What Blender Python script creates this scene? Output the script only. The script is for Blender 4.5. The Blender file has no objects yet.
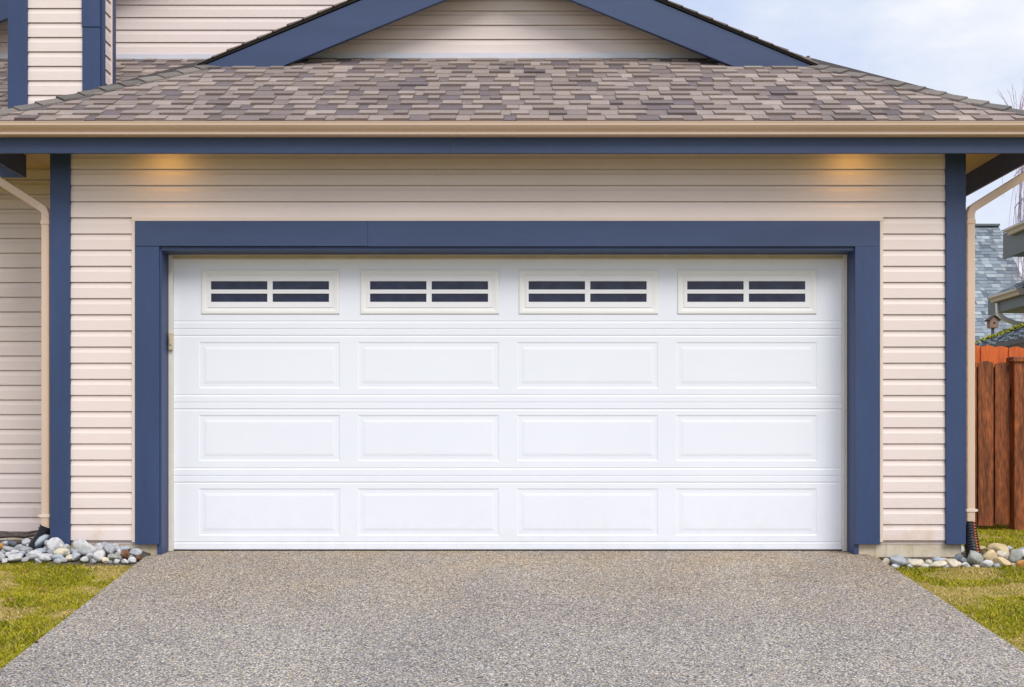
import bpy, math, random
import numpy as np
from mathutils import Vector, noise
R = random.Random(7)
rng = np.random.default_rng(5)
scene = bpy.context.scene
COL = scene.collection

# ------------------------------------------------------------------ camera numbers
F = 1198.0; CY = -8.5; CZ = 0.755; HX, HY = 512.0, 445.0
def X_at(px, y): return (px-HX)*(y-CY)/F
def Z_at(py, y): return CZ+(HY-py)*(y-CY)/F

# ------------------------------------------------------------------ mesh builder
class MB:
    def __init__(s): s.v=[]; s.f=[]; s.m=[]; s.c=[]
    def face(s, pts, m=0, c=None):
        i=len(s.v); s.v.extend([tuple(p) for p in pts]); s.f.append(tuple(range(i,i+len(pts)))); s.m.append(m); s.c.append(c)
    def box(s, a, b, m=0, c=None):
        x0,y0,z0=a; x1,y1,z1=b
        p=[(x0,y0,z0),(x1,y0,z0),(x1,y1,z0),(x0,y1,z0),(x0,y0,z1),(x1,y0,z1),(x1,y1,z1),(x0,y1,z1)]
        s.hexa(p,m,c)
    def hexa(s, p, m=0, c=None):
        i=len(s.v); s.v.extend([tuple(q) for q in p])
        for q in ((0,3,2,1),(4,5,6,7),(0,1,5,4),(1,2,6,5),(2,3,7,6),(3,0,4,7)):
            s.f.append(tuple(i+k for k in q)); s.m.append(m); s.c.append(c)
    def prism(s, poly, ext, m=0, c=None):
        """poly: list of 3d points (closed), ext: extrusion vector"""
        e=Vector(ext); n=len(poly); i=len(s.v)
        P=[Vector(p) for p in poly]
        s.v.extend([tuple(p) for p in P]+[tuple(p+e) for p in P])
        for k in range(n):
            s.f.append((i+k,i+(k+1)%n,i+n+(k+1)%n,i+n+k)); s.m.append(m); s.c.append(c)
        s.f.append(tuple(i+k for k in range(n))[::-1]); s.m.append(m); s.c.append(c)
        s.f.append(tuple(i+n+k for k in range(n))); s.m.append(m); s.c.append(c)
    def tube(s, path, radii, seg=8, m=0, c=None, cap=True, mfun=None, sq=None):
        P=[Vector(p) for p in path]; n=len(P); i0=len(s.v)
        prev=None
        for k,p in enumerate(P):
            t=(P[min(k+1,n-1)]-P[max(k-1,0)]).normalized()
            ref=Vector((0,1,0)) if abs(t.y)<.9 else Vector((1,0,0))
            a=t.cross(ref).normalized(); b=t.cross(a).normalized()
            r=radii[k] if hasattr(radii,'__len__') else radii
            for j in range(seg):
                if sq:
                    cxy=[(-1,-1),(1,-1),(1,1),(-1,1)][j]
                    q=p+a*cxy[0]*sq[0]+b*cxy[1]*sq[1]
                else:
                    th=2*math.pi*j/seg; q=p+a*math.cos(th)*r+b*math.sin(th)*r
                s.v.append(tuple(q))
        for k in range(n-1):
            for j in range(seg):
                s.f.append((i0+k*seg+j,i0+k*seg+(j+1)%seg,i0+(k+1)*seg+(j+1)%seg,i0+(k+1)*seg+j))
                s.m.append(mfun(k,j) if mfun else m); s.c.append(c)
        if cap:
            s.f.append(tuple(i0+j for j in range(seg))[::-1]); s.m.append(m); s.c.append(c)
            s.f.append(tuple(i0+(n-1)*seg+j for j in range(seg))); s.m.append(m); s.c.append(c)
    def build(s, name, mats, parent=None, smooth=False, bevel=0, fix=True):
        me=bpy.data.meshes.new(name); me.from_pydata(s.v,[],s.f)
        if not isinstance(mats,(list,tuple)): mats=[mats]
        for m in mats: me.materials.append(m)
        me.polygons.foreach_set('material_index', s.m)
        if any(c is not None for c in s.c):
            at=me.color_attributes.new('tint','FLOAT_COLOR','CORNER')
            arr=[]
            for f,c in zip(s.f,s.c):
                cc=c or (.5,.5,.5); arr.extend((cc[0],cc[1],cc[2],1.0)*len(f))
            at.data.foreach_set('color',arr)
        if smooth: me.polygons.foreach_set('use_smooth',[True]*len(s.f))
        me.update()
        if fix:
            import bmesh
            bm=bmesh.new(); bm.from_mesh(me); bmesh.ops.recalc_face_normals(bm,faces=bm.faces); bm.to_mesh(me); bm.free()
        o=bpy.data.objects.new(name,me); COL.objects.link(o)
        if parent: o.parent=parent; o.matrix_parent_inverse=parent_inv(parent)
        if bevel:
            b=o.modifiers.new('bevel','BEVEL'); b.width=bevel; b.segments=2; b.limit_method='ANGLE'; b.angle_limit=math.radians(40)
        return o
def world_of(o):
    from mathutils import Matrix
    m=Matrix.LocRotScale(o.location,o.rotation_euler,o.scale)
    if o.parent: m=world_of(o.parent)@o.matrix_parent_inverse@m
    return m
def parent_inv(p): return world_of(p).inverted()
def tag(o,label=None,cat=None,group=None,kind=None):
    if label: o['label']=label
    if cat: o['category']=cat
    if group: o['group']=group
    if kind: o['kind']=kind
    return o
def empty(name,loc,label,cat,group=None):
    o=bpy.data.objects.new(name,None); COL.objects.link(o); o.location=loc; o.empty_display_size=.2
    return tag(o,label,cat,group)

# ------------------------------------------------------------------ materials
def nodes(name):
    m=bpy.data.materials.new(name); m.use_nodes=True; nt=m.node_tree; nt.nodes.clear()
    out=nt.nodes.new('ShaderNodeOutputMaterial'); b=nt.nodes.new('ShaderNodeBsdfPrincipled')
    nt.links.new(b.outputs[0],out.inputs[0]); return m,nt,b
def N(nt,t,**kw):
    n=nt.nodes.new(t)
    for k,v in kw.items():
        if k in n.inputs: n.inputs[k].default_value=v
        else: setattr(n,k,v)
    return n
def coords(nt,scale=(1,1,1),kind='Object'):
    tc=N(nt,'ShaderNodeTexCoord'); mp=N(nt,'ShaderNodeMapping'); mp.inputs['Scale'].default_value=scale
    nt.links.new(tc.outputs[kind],mp.inputs[0]); return mp.outputs[0]
def ramp(nt,fac,stops,interp='LINEAR'):
    r=N(nt,'ShaderNodeValToRGB'); r.color_ramp.interpolation=interp
    e=r.color_ramp.elements
    while len(e)<len(stops): e.new(.5)
    for k,(p,c) in enumerate(stops):
        e[k].position=p; e[k].color=(*c,1) if len(c)==3 else c
    nt.links.new(fac,r.inputs[0]); return r.outputs[0]
def mix(nt,fac,a,b,mode='MIX'):
    m=N(nt,'ShaderNodeMix',data_type='RGBA',blend_type=mode)
    for s,v in ((0,fac),(6,a),(7,b)):
        if isinstance(v,(int,float)): m.inputs[s].default_value=v
        elif isinstance(v,tuple): m.inputs[s].default_value=(*v,1) if len(v)==3 else v
        else: nt.links.new(v,m.inputs[s])
    return m.outputs[2]
def sc(c,k): return tuple(min(1,x*k) for x in c)
def surf(name,col,rough=.6,var=.12,vscale=3.0,stretch=(1,1,1),grain=0,gscale=80,bump=.0,bscale=120,spec=.4,bstretch=None,bdist=.002):
    m,nt,b=nodes(name)
    v=coords(nt,stretch)
    n1=N(nt,'ShaderNodeTexNoise',Scale=vscale,Detail=6.0,Roughness=.6); nt.links.new(v,n1.inputs['Vector'])
    c=ramp(nt,n1.outputs[0],[(.3,sc(col,1-var)),(.7,sc(col,1+var))])
    if grain:
        n2=N(nt,'ShaderNodeTexNoise',Scale=gscale,Detail=3.0); nt.links.new(v,n2.inputs['Vector'])
        c=mix(nt,grain,c,ramp(nt,n2.outputs[0],[(.35,(.25,.25,.25)),(.65,(.85,.85,.85))]),'OVERLAY')
    nt.links.new(c,b.inputs['Base Color']); b.inputs['Roughness'].default_value=rough; b.inputs['Specular IOR Level'].default_value=spec
    if bump:
        v2=coords(nt,bstretch or stretch)
        n3=N(nt,'ShaderNodeTexNoise',Scale=bscale,Detail=5.0); nt.links.new(v2,n3.inputs['Vector'])
        bp=N(nt,'ShaderNodeBump',Strength=bump,Distance=bdist); nt.links.new(n3.outputs[0],bp.inputs['Height']); nt.links.new(bp.outputs[0],b.inputs['Normal'])
    return m
SID=(.755,.655,.630)
M={}
def siding_mat(name,col,st=(6,40,260)):
    m,nt,b=nodes(name)
    v=coords(nt,(1,1,1))
    n1=N(nt,'ShaderNodeTexNoise',Scale=.9,Detail=5.0); nt.links.new(v,n1.inputs['Vector'])
    c=ramp(nt,n1.outputs[0],[(.3,sc(col,.95)),(.7,sc(col,1.04))])
    # faint splash dirt close to the ground, broken up by noise
    n4=N(nt,'ShaderNodeTexNoise',Scale=4.5,Detail=7.0,Roughness=.7); nt.links.new(v,n4.inputs['Vector'])
    sep=N(nt,'ShaderNodeSeparateXYZ'); nt.links.new(v,sep.inputs[0])
    mr=N(nt,'ShaderNodeMapRange'); mr.inputs['From Min'].default_value=.06; mr.inputs['From Max'].default_value=.42; mr.inputs['To Min'].default_value=1; mr.inputs['To Max'].default_value=0
    nt.links.new(sep.outputs[2],mr.inputs[0])
    th=ramp(nt,n4.outputs[0],[(.50,(0,0,0)),(.66,(1,1,1))])
    mu=N(nt,'ShaderNodeMath',operation='MULTIPLY'); nt.links.new(mr.outputs[0],mu.inputs[0]); nt.links.new(th,mu.inputs[1])
    mu2=N(nt,'ShaderNodeMath',operation='MULTIPLY'); nt.links.new(mu.outputs[0],mu2.inputs[0]); mu2.inputs[1].default_value=.65
    c=mix(nt,mu2.outputs[0],c,(.62,.46,.28))
    # embossed wood grain of the vinyl
    v2=coords(nt,(2.0,2.0,60))
    n3=N(nt,'ShaderNodeTexNoise',Scale=6.0,Detail=6.0,Distortion=.6); nt.links.new(v2,n3.inputs['Vector'])
    c=mix(nt,.10,c,ramp(nt,n3.outputs[0],[(.35,(.2,.2,.2)),(.65,(.8,.8,.8))]),'OVERLAY')
    nt.links.new(c,b.inputs['Base Color']); b.inputs['Roughness'].default_value=.5; b.inputs['Specular IOR Level'].default_value=.35
    bp=N(nt,'ShaderNodeBump',Strength=.12,Distance=.0006); nt.links.new(n3.outputs[0],bp.inputs['Height']); nt.links.new(bp.outputs[0],b.inputs['Normal'])
    return m
M['siding']=siding_mat('vinyl siding',SID)
M['trimcream']=surf('cream trim',(.72,.60,.52),.45,.04)
M['blue']=surf('blue painted wood',(.038,.062,.142),.5,.13,1.4,stretch=(.6,3,3),grain=.05,gscale=30,bump=.25,bscale=22,bstretch=(1.2,5,1.2))
M['bluev']=surf('blue painted boards',(.033,.058,.145),.5,.13,1.6,stretch=(3,3,.6),grain=.05,gscale=25,bump=.3,bscale=16,bstretch=(6,6,.7))
M['gutter']=surf('beige gutter metal',(.66,.495,.385),.35,.04,1.5,spec=.5)
M['soffit']=surf('soffit tan for warm bounce',(.55,.38,.17),.6,.05,3)  # deep tan put in to warm the light bounced onto the wall
M['door']=surf('white door steel',(.79,.82,.90),.42,.02,1.2,bump=.06,bscale=150,spec=.4,bdist=.001)
M['winframe']=surf('ivory window frame',(.81,.81,.80),.45,.03,3)
M['winwhite']=surf('white window insert',(.80,.80,.83),.4,.02,3)
M['strip']=surf('weather strip',(.70,.66,.60),.6,.05,8)
M['headseal']=surf('tan head seal',(.52,.43,.27),.7,.1,8)
M['rubber']=surf('dark rubber seal',(.03,.028,.026),.7,.1)
M['flash']=surf('pale metal flashing',(.62,.64,.72),.3,.05,4,spec=.6)
M['bracket']=surf('beige bracket',(.55,.47,.33),.5,.1)
m,nt,b=nodes('window glass with painted sky tint'); b.inputs['Base Color'].default_value=(.010,.014,.040,1); b.inputs['Roughness'].default_value=.12; b.inputs['Specular IOR Level'].default_value=.45
v=coords(nt); n1=N(nt,'ShaderNodeTexNoise',Scale=14.0,Detail=4.0); nt.links.new(v,n1.inputs['Vector'])
nt.links.new(ramp(nt,n1.outputs[0],[(.35,(.006,.010,.036)),(.75,(.020,.027,.070))]),b.inputs['Base Color']); M['glass']=m  # navy in the base colour stands for reflected sky and dark interior
def tinted(name,rough=.85,bump=.5,bscale=260,speck=.35):
    m,nt,b=nodes(name)
    a=N(nt,'ShaderNodeAttribute',attribute_name='tint')
    v=coords(nt); n1=N(nt,'ShaderNodeTexNoise',Scale=float(bscale),Detail=3.0); nt.links.new(v,n1.inputs['Vector'])
    n2=N(nt,'ShaderNodeTexNoise',Scale=1.7,Detail=5.0); nt.links.new(v,n2.inputs['Vector'])
    c=mix(nt,speck,a.outputs[0],ramp(nt,n1.outputs[0],[(.38,(.1,.1,.1)),(.62,(.9,.9,.9))]),'OVERLAY')
    c=mix(nt,.18,c,ramp(nt,n2.outputs[0],[(.35,(.3,.3,.3)),(.65,(.7,.7,.7))]),'OVERLAY')
    nt.links.new(c,b.inputs['Base Color']); b.inputs['Roughness'].default_value=rough; b.inputs['Specular IOR Level'].default_value=.2
    if bump:
        bp=N(nt,'ShaderNodeBump',Strength=bump,Distance=.003); nt.links.new(n1.outputs[0],bp.inputs['Height']); nt.links.new(bp.outputs[0],b.inputs['Normal'])
    return m
M['shingle']=tinted('asphalt shingles')
M['wood']=surf('stained cedar',(.170,.048,.013),.6,.75,2.4,stretch=(5,5,.8),grain=.75,gscale=14,bump=.4,bscale=25,bstretch=(6,6,.5))
M['woodorange']=surf('orange cedar',(.60,.12,.020),.6,.25,3,stretch=(5,5,.6),grain=.35,gscale=14)  # brighter and more orange than the brown fence's wood
M['greyfascia']=surf('grey painted fascia',(.10,.115,.125),.5,.1)
M['palewall']=surf('pale blue grey wall',(.42,.47,.53),.7,.06,3)
M['greywall']=surf('grey wall',(.30,.32,.34),.7,.08,3)
M['palegutter']=surf('pink grey gutter',(.50,.44,.44),.4,.05)
M['whitepipe']=surf('white pipe',(.75,.76,.80),.4,.04)
M['blackpipe']=surf('black corrugated plastic',(.010,.011,.016),.38,.1,spec=.5)
M['stripe']=surf('orange stripe plastic',(.80,.15,.04),.5,.1)
M['stalk']=surf('dry dark stalks',(.085,.065,.06),.8,.4,30,bump=.3)
M['leaf']=surf('brown leaf',(.33,.15,.06),.8,.25,60)
M['bark']=surf('birch bark',(.42,.36,.42),.8,.3,6,stretch=(1,1,4))
M['twig']=surf('pinkish twigs',(.52,.40,.50),.8,.25,4)
M['moss']=tinted('moss',.9,.2,300,.2)
M['grass']=tinted('grass blades',.7,0,200,.0)

nt=M['door'].node_tree; b=[n for n in nt.nodes if n.type=='BSDF_PRINCIPLED'][0]; src=b.inputs['Base Color'].links[0].from_socket
v=coords(nt); sep=N(nt,'ShaderNodeSeparateXYZ'); nt.links.new(v,sep.inputs[0])
mr=N(nt,'ShaderNodeMapRange'); mr.inputs['From Min'].default_value=.0; mr.inputs['From Max'].default_value=.35; mr.inputs['To Min'].default_value=1; mr.inputs['To Max'].default_value=.08; nt.links.new(sep.outputs[2],mr.inputs[0])
n2=N(nt,'ShaderNodeTexNoise',Scale=5.0,Detail=9.0,Roughness=.75); nt.links.new(v,n2.inputs['Vector'])
mu=N(nt,'ShaderNodeMath',operation='MULTIPLY'); nt.links.new(mr.outputs[0],mu.inputs[0]); nt.links.new(ramp(nt,n2.outputs[0],[(.46,(0,0,0)),(.72,(.24,.24,.24))]),mu.inputs[1])
nt.links.new(mix(nt,mu.outputs[0],src,(.50,.47,.42)),b.inputs['Base Color'])
# concrete foundation
m,nt,b=nodes('foundation concrete')
v=coords(nt); n1=N(nt,'ShaderNodeTexNoise',Scale=5.0,Detail=8.0,Roughness=.65); nt.links.new(v,n1.inputs['Vector'])
c=ramp(nt,n1.outputs[0],[(.3,(.46,.37,.22)),(.5,(.60,.52,.40)),(.7,(.68,.62,.53))])
v3=coords(nt,(9,9,1.2)); n5=N(nt,'ShaderNodeTexNoise',Scale=3.0,Detail=5.0); nt.links.new(v3,n5.inputs['Vector'])
c=mix(nt,ramp(nt,n5.outputs[0],[(.58,(0,0,0)),(.72,(.75,.75,.75))]),c,(.16,.14,.12))
nt.links.new(c,b.inputs['Base Color']); b.inputs['Roughness'].default_value=.9
n6=N(nt,'ShaderNodeTexNoise',Scale=70.0,Detail=6.0); nt.links.new(v,n6.inputs['Vector'])
bp=N(nt,'ShaderNodeBump',Strength=.5,Distance=.004); nt.links.new(n6.outputs[0],bp.inputs['Height']); nt.links.new(bp.outputs[0],b.inputs['Normal'])
M['concrete']=m
# exposed aggregate driveway
m,nt,b=nodes('exposed aggregate')
v=coords(nt)
nz=N(nt,'ShaderNodeTexNoise',Scale=60.0,Detail=2.0); nt.links.new(v,nz.inputs['Vector'])
vm=mix(nt,.012,v,nz.outputs[1],'ADD')
vo=N(nt,'ShaderNodeTexVoronoi',Scale=104.0,Randomness=1.0); nt.links.new(vm,vo.inputs['Vector'])
vo2=N(nt,'ShaderNodeTexVoronoi',Scale=152.0,Randomness=1.0); nt.links.new(vm,vo2.inputs['Vector'])
st=[(0,(.13,.13,.15)),(.12,(.36,.35,.35)),(.26,(.50,.46,.41)),(.38,(.25,.25,.285)),(.50,(.53,.515,.50)),(.62,(.49,.39,.27)),(.70,(.31,.30,.31)),(.82,(.72,.70,.69)),(.92,(.20,.215,.26)),(.96,(.46,.41,.36))]
sp=N(nt,'ShaderNodeSeparateColor'); nt.links.new(vo.outputs['Color'],sp.inputs[0])
sp2=N(nt,'ShaderNodeSeparateColor'); nt.links.new(vo2.outputs['Color'],sp2.inputs[0])
c1=ramp(nt,sp.outputs[0],st,'CONSTANT'); c2=ramp(nt,sp2.outputs[0],st,'CONSTANT')
pick=ramp(nt,sp.outputs[1],[(.45,(0,0,0)),(.46,(1,1,1))],'CONSTANT')
c=mix(nt,pick,c1,c2)
gap=ramp(nt,vo.outputs['Distance'],[(.36,(1.07,1.04,1.0)),(.64,(.47,.445,.415))])
c=mix(nt,1.0,c,gap,'MULTIPLY')
n1=N(nt,'ShaderNodeTexNoise',Scale=.9,Detail=6.0,Roughness=.6); nt.links.new(v,n1.inputs['Vector'])
c=mix(nt,.7,c,ramp(nt,n1.outputs[0],[(.3,(.40,.40,.42)),(.7,(.60,.59,.57))]),'OVERLAY')
# tan tint growing stronger towards the garage door, broken up by noise
sep=N(nt,'ShaderNodeSeparateXYZ'); nt.links.new(v,sep.inputs[0])
mr=N(nt,'ShaderNodeMapRange'); mr.inputs['From Min'].default_value=-2.2; mr.inputs['From Max'].default_value=.15; nt.links.new(sep.outputs[1],mr.inputs[0])
n2=N(nt,'ShaderNodeTexNoise',Scale=2.2,Detail=6.0); nt.links.new(v,n2.inputs['Vector'])
mu=N(nt,'ShaderNodeMath',operation='MULTIPLY'); nt.links.new(mr.outputs[0],mu.inputs[0]); nt.links.new(ramp(nt,n2.outputs[0],[(.3,(.25,.25,.25)),(.65,(1,1,1))]),mu.inputs[1])
mu2=N(nt,'ShaderNodeMath',operation='MULTIPLY'); nt.links.new(mu.outputs[0],mu2.inputs[0]); mu2.inputs[1].default_value=.95
c=mix(nt,mu2.outputs[0],c,mix(nt,1.0,c,(1.06,.90,.66),'MULTIPLY'))
nt.links.new(c,b.inputs['Base Color']); b.inputs['Roughness'].default_value=.75; b.inputs['Specular IOR Level'].default_value=.3
inv=N(nt,'ShaderNodeMath',operation='SUBTRACT'); inv.inputs[0].default_value=1.0; nt.links.new(vo.outputs['Distance'],inv.inputs[1])
bp=N(nt,'ShaderNodeBump',Strength=.6,Distance=.004); nt.links.new(inv.outputs[0],bp.inputs['Height']); nt.links.new(bp.outputs[0],b.inputs['Normal'])
M['aggregate']=m
# lawn soil
def ground_mat(name,stops,scale=5.0):
    m,nt,b=nodes(name); v=coords(nt)
    n1=N(nt,'ShaderNodeTexNoise',Scale=scale,Detail=9.0,Roughness=.7); nt.links.new(v,n1.inputs['Vector'])
    nt.links.new(ramp(nt,n1.outputs[0],stops),b.inputs['Base Color']); b.inputs['Roughness'].default_value=.95; b.inputs['Specular IOR Level'].default_value=.1
    n2=N(nt,'ShaderNodeTexNoise',Scale=90.0,Detail=5.0); nt.links.new(v,n2.inputs['Vector'])
    bp=N(nt,'ShaderNodeBump',Strength=.8,Distance=.02); nt.links.new(n2.outputs[0],bp.inputs['Height']); nt.links.new(bp.outputs[0],b.inputs['Normal'])
    return m
M['lawnbase']=ground_mat('turf and thatch',[(.32,(.15,.15,.015)),(.48,(.27,.23,.03)),(.62,(.42,.32,.11))])
M['soil']=ground_mat('bed soil',[(.3,(.05,.04,.03)),(.6,(.13,.11,.09)),(.75,(.22,.2,.18))],14)
M['asphalt']=ground_mat('asphalt',[(.3,(.045,.045,.047)),(.7,(.07,.07,.07))],20)

# ------------------------------------------------------------------ ground
SL=.104
def zdrive(y): return -.02+SL*min(0,max(y,-14)) if y<0 else -.013-.007*(1-min(1,y/.19))
def zlawn(y): return -.045+SL*min(0,max(y,-14))
g=MB()
ys=[-150,-14,0,250]; xs=[-150,-30,30,150]
for i in range(3):
    for j in range(3):
        g.face([(xs[i],ys[j],zlawn(ys[j])),(xs[i+1],ys[j],zlawn(ys[j])),(xs[i+1],ys[j+1],zlawn(ys[j+1])),(xs[i],ys[j+1],zlawn(ys[j+1]))])
tag(g.build('ground',M['lawnbase'],fix=False),'turf covered ground sloping down from the house',kind='structure')
def dl(y): return -2.578 if y>-.07 else -2.578+(-.07-y)*.0535
def dr(y): return 2.556
d=MB()
prev=None
ysd=[.215,.19,0,-.07,-1,-2,-3,-5,-9,-14]
rows=[]
for y in ysd:
    xl=max(dl(y),-2.52) if y>=0 else dl(y); xr=min(dr(y),2.52) if y>=0 else dr(y)
    if y<-3: xl=dl(-3)
    rows.append((xl,xr,y,zdrive(y)))
for a,b_ in zip(rows,rows[1:]):
    d.face([(a[0],a[2],a[3]),(a[1],a[2],a[3]),(b_[1],b_[2],b_[3]),(b_[0],b_[2],b_[3])])
    for k in (0,1):
        d.face([(a[k],a[2],a[3]),(b_[k],b_[2],b_[3]),(b_[k],b_[2],b_[3]-.1),(a[k],a[2],a[3]-.1)])
tag(d.build('driveway',M['aggregate']),'grey exposed aggregate driveway leading up to the garage',kind='structure')
r_=MB(); zr=zlawn(-14); r_.box((-150,-22,zr-.05),(150,-14.05,zr+.01)); tag(r_.build('road',M['asphalt']),'asphalt road',kind='structure')

# soil beds under the stones
def bed(name,pts):
    s=MB()
    n=len(pts)
    for a,b_ in zip(pts,pts[1:]):
        s.face([a[0],b_[0],b_[1],a[1]])
    for a,b_ in zip(pts,pts[1:]): s.face([a[1],b_[1],b_[2],a[2]])
    return tag(s.build(name,M['soil']),'dark soil under the river stones',kind='structure')
pl=[]
for x in (-7,-3.30,-3.2,-2.9,-2.66,-2.56):
    yb=.84 if x<-3.29 else -.0
    k=0 if x<-2.6 else -.03
    pl.append(((x,yb,.015+k),(x,-.06,(.005 if x>-3.25 else -.03)+k),(x,-.30,zlawn(-.30)-.005)))
bed('soil_bed',pl)
pr=[]
for x in (2.6,2.9,3.23,3.3,4,7):
    yb=0 if x<3.24 else .45
    pr.append(((x,yb,-.040),(x,-.12,zlawn(-.12)+.010),(x,-.36,zlawn(-.36)-.004)))
bed('soil_bed',pr)

# ------------------------------------------------------------------ house
house=empty('house',(0,0,0),'cream sided house with blue trim and a wide white garage door','house')
P_=.1143; Z0=.081; SOF=2.907; FB=2.741
PROF=[(.001,.045),(.0185,0.0),(.0183,.07),(.0168,.62),(.0130,.71),(.0102,.82),(.0098,.93),(.0035,.955),(.0025,1.0)]
def siding(mb,org,u,n,z0,z1,ul,ur,m=0,p=P_):
    """org: 3d point, u,n horizontal unit vectors; ul/ur functions of z giving extent"""
    o=Vector(org); u=Vector(u); n=Vector(n)
    k=0
    while z0+k*p<z1-1e-4:
        zb=z0+k*p; pts=[]
        for (d_,h) in PROF:
            z=min(zb+h*p,z1); pts.append((d_,z))
        for (d0,za),(d1,zc) in zip(pts,pts[1:]):
            if zc-za<1e-6 and abs(d0-d1)<1e-6: continue
            l0,r0,l1,r1=ul(za),ur(za),ul(zc),ur(zc)
            if r0<=l0 and r1<=l1: continue
            r0=max(r0,l0); r1=max(r1,l1)
            q=[o+u*l0+n*d0,o+u*r0+n*d0,o+u*r1+n*d1,o+u*l1+n*d1]
            zz=[za,za,zc,zc]
            mb.face([(a.x,a.y,z) for a,z in zip(q,zz)],m)
        # board joints: small overlap tabs
        k+=1
cst=lambda v:(lambda z:v)
XL,XR=-3.260,3.204
s=MB()
siding(s,(0,0,0),(1,0,0),(0,-1,0),Z0,Z0+20*P_,cst(XL+.02),cst(-2.672))
siding(s,(0,0,0),(1,0,0),(0,-1,0),Z0,Z0+20*P_,cst(2.608),cst(XR-.02))
siding(s,(0,0,0),(1,0,0),(0,-1,0),Z0+20*P_,SOF,cst(XL+.02),cst(XR-.02))
# structural sheathing behind
s.box((XL+.01,.003,.05),(-2.55,.12,SOF)); s.box((2.46,.003,.05),(XR-.01,.12,SOF)); s.box((-2.55,.003,2.2),(2.55,.12,SOF))
s.build('front_wall',M['siding'],house,fix=False)
s=MB()
siding(s,(XR,0,0),(0,1,0),(1,0,0),Z0,SOF,cst(.0),cst(8.4)); s.box((XR-.1,.12,.05),(XR-.003,8.4,SOF))
s.build('side_wall',M['siding'],house,fix=False)
s=MB()
siding(s,(XL,0,0),(0,1,0),(-1,0,0),Z0,SOF,cst(.0),cst(.85)); s.box((XL+.003,.12,.05),(XL+.1,.85,SOF))
s.build('side_wall',M['siding'],house,fix=False)
s=MB()
siding(s,(0,.85,0),(1,0,0),(0,-1,0),Z0,SOF,cst(-8.0),cst(XL-.018)); s.box((-8,.853,.05),(XL+.01,.95,SOF))
s.build('side_wall',M['siding'],house,fix=False)
s=MB(); s.box((-8,8.4,0),(XR,8.5,5.0)); s.box((-8.1,.95,0),(-8,8.5,4.2)); s.build('rear_wall',M['siding'],house)
# joints in the siding (thin overlap lips)
# cream channel around casing
s=MB()
s.box((-2.690,-.024,Z0-.012),(-2.668,-.001,2.366)); s.box((2.604,-.024,Z0-.012),(2.626,-.001,2.366))
s.box((-2.690,-.026,2.341),(2.626,-.001,2.366))
s.build('casing_channel',M['trimcream'],house)
# foundation
f=MB()
f.box((XL+.015,.006,-.3),(-2.50,.2,Z0-.01)); f.build('foundation',M['concrete'],house,bevel=.006)
f=MB(); f.box((2.46,.006,-.3),(XR-.012,.2,Z0-.01))
f.build('foundation',M['concrete'],house,bevel=.006)
for bx in (((XR-.2,.201,-.3),(XR-.012,8.4,Z0-.01)),((-8,.86,-.3),(XL+.02,1.05,Z0-.01)),((XL+.015,.201,-.3),(XL+.2,.859,Z0-.01))):
    f=MB(); f.box(*bx); f.build('foundation',M['concrete'],house,bevel=.006)
fl=MB(); fl.box((-3.1,.22,-.2),(3.0,8.3,-.016)); fl.build('garage_slab',M['concrete'],house)
# corner boards
def corner(x0,x1,side):
    c=MB(); c.box((x0,-.036,.052),(x1,-.004,SOF-.004))
    if side<0: c.box((x0,-.0035,.052),(x0+.022,.12,SOF-.004))
    else: c.box((x1-.022,-.0035,.052),(x1,.12,SOF-.004))
    return c.build('corner_board',M['bluev'],house,bevel=.003)
corner(-3.265,-3.124,-1); corner(3.067,3.208,1)
# door casing
c=MB(); c.box((-2.664,-.036,.052),(-2.495,-.002,2.158)); c.build('door_casing',M['bluev'],house,bevel=.003)
c=MB(); c.box((2.424,-.036,.052),(2.600,-.002,2.158)); c.build('door_casing',M['bluev'],house,bevel=.003)
c=MB(); c.box((-2.664,-.038,2.160),(-1.02,-.002,2.339)); c.box((-1.0197,-.0372,2.158),(2.600,-.002,2.338)); c.build('door_casing',M['blue'],house,bevel=.003)
c=MB(); c.box((-2.513,-.014,-.018),(-2.482,.19,2.156)); c.build('door_jamb',M['bluev'],house,bevel=.002)
c=MB(); c.box((2.4225,-.014,-.018),(2.454,.19,2.156)); c.build('door_jamb',M['bluev'],house,bevel=.002)
c=MB(); c.box((-2.481,-.018,2.132),(2.4215,.19,2.157)); c.build('door_jamb',M['blue'],house,bevel=.002)

# ------------------------------------------------------------------ garage door
YD=.19
def dx(px): return X_at(px,YD)
def dz(py): return Z_at(py,YD)
gd=MB()
gd.prism([(-2.481,.150,-.012),(-2.452,.150,-.012),(-2.452,.150,2.124),(2.392,.150,2.124),(2.392,.150,-.012),(2.421,.150,-.012),(2.421,.150,2.131),(-2.481,.150,2.131)],(0,.038,0))
door=gd.build('garage_door',M['strip'],house,bevel=.002)
t=MB(); t.box((-2.451,.152,2.104),(2.391,.188,2.1235)); t.build('head_seal',M['headseal'],door)
t=MB(); t.box((-2.451,YD-.002,-.022),(2.391,YD+.035,-.0035)); t.build('bottom_seal',M['rubber'],door)
joints=[2.150,dz(328.7),dz(402.3),dz(475.6),-.003]
PX=[(199,340),(357.8,499),(517,658),(676,817)]
PZ=[None,(dz(388.3),dz(342)),(dz(461),dz(415)),(dz(535.5),dz(488.5))]
DX0,DX1=-2.468,2.408
def ringpanel(mb,x0,x1,z0,z1,rings,m=0):
    """rings: (inset, depth) from outside; y=YD+depth"""
    prev=None
    for (ins,dep) in rings:
        cur=[(x0+ins,YD+dep,z0+ins),(x1-ins,YD+dep,z0+ins),(x1-ins,YD+dep,z1-ins),(x0+ins,YD+dep,z1-ins)]
        if prev:
            for k in range(4): mb.face([prev[k],prev[(k+1)%4],cur[(k+1)%4],cur[k]],m)
        prev=cur
    mb.face(prev,m)
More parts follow.
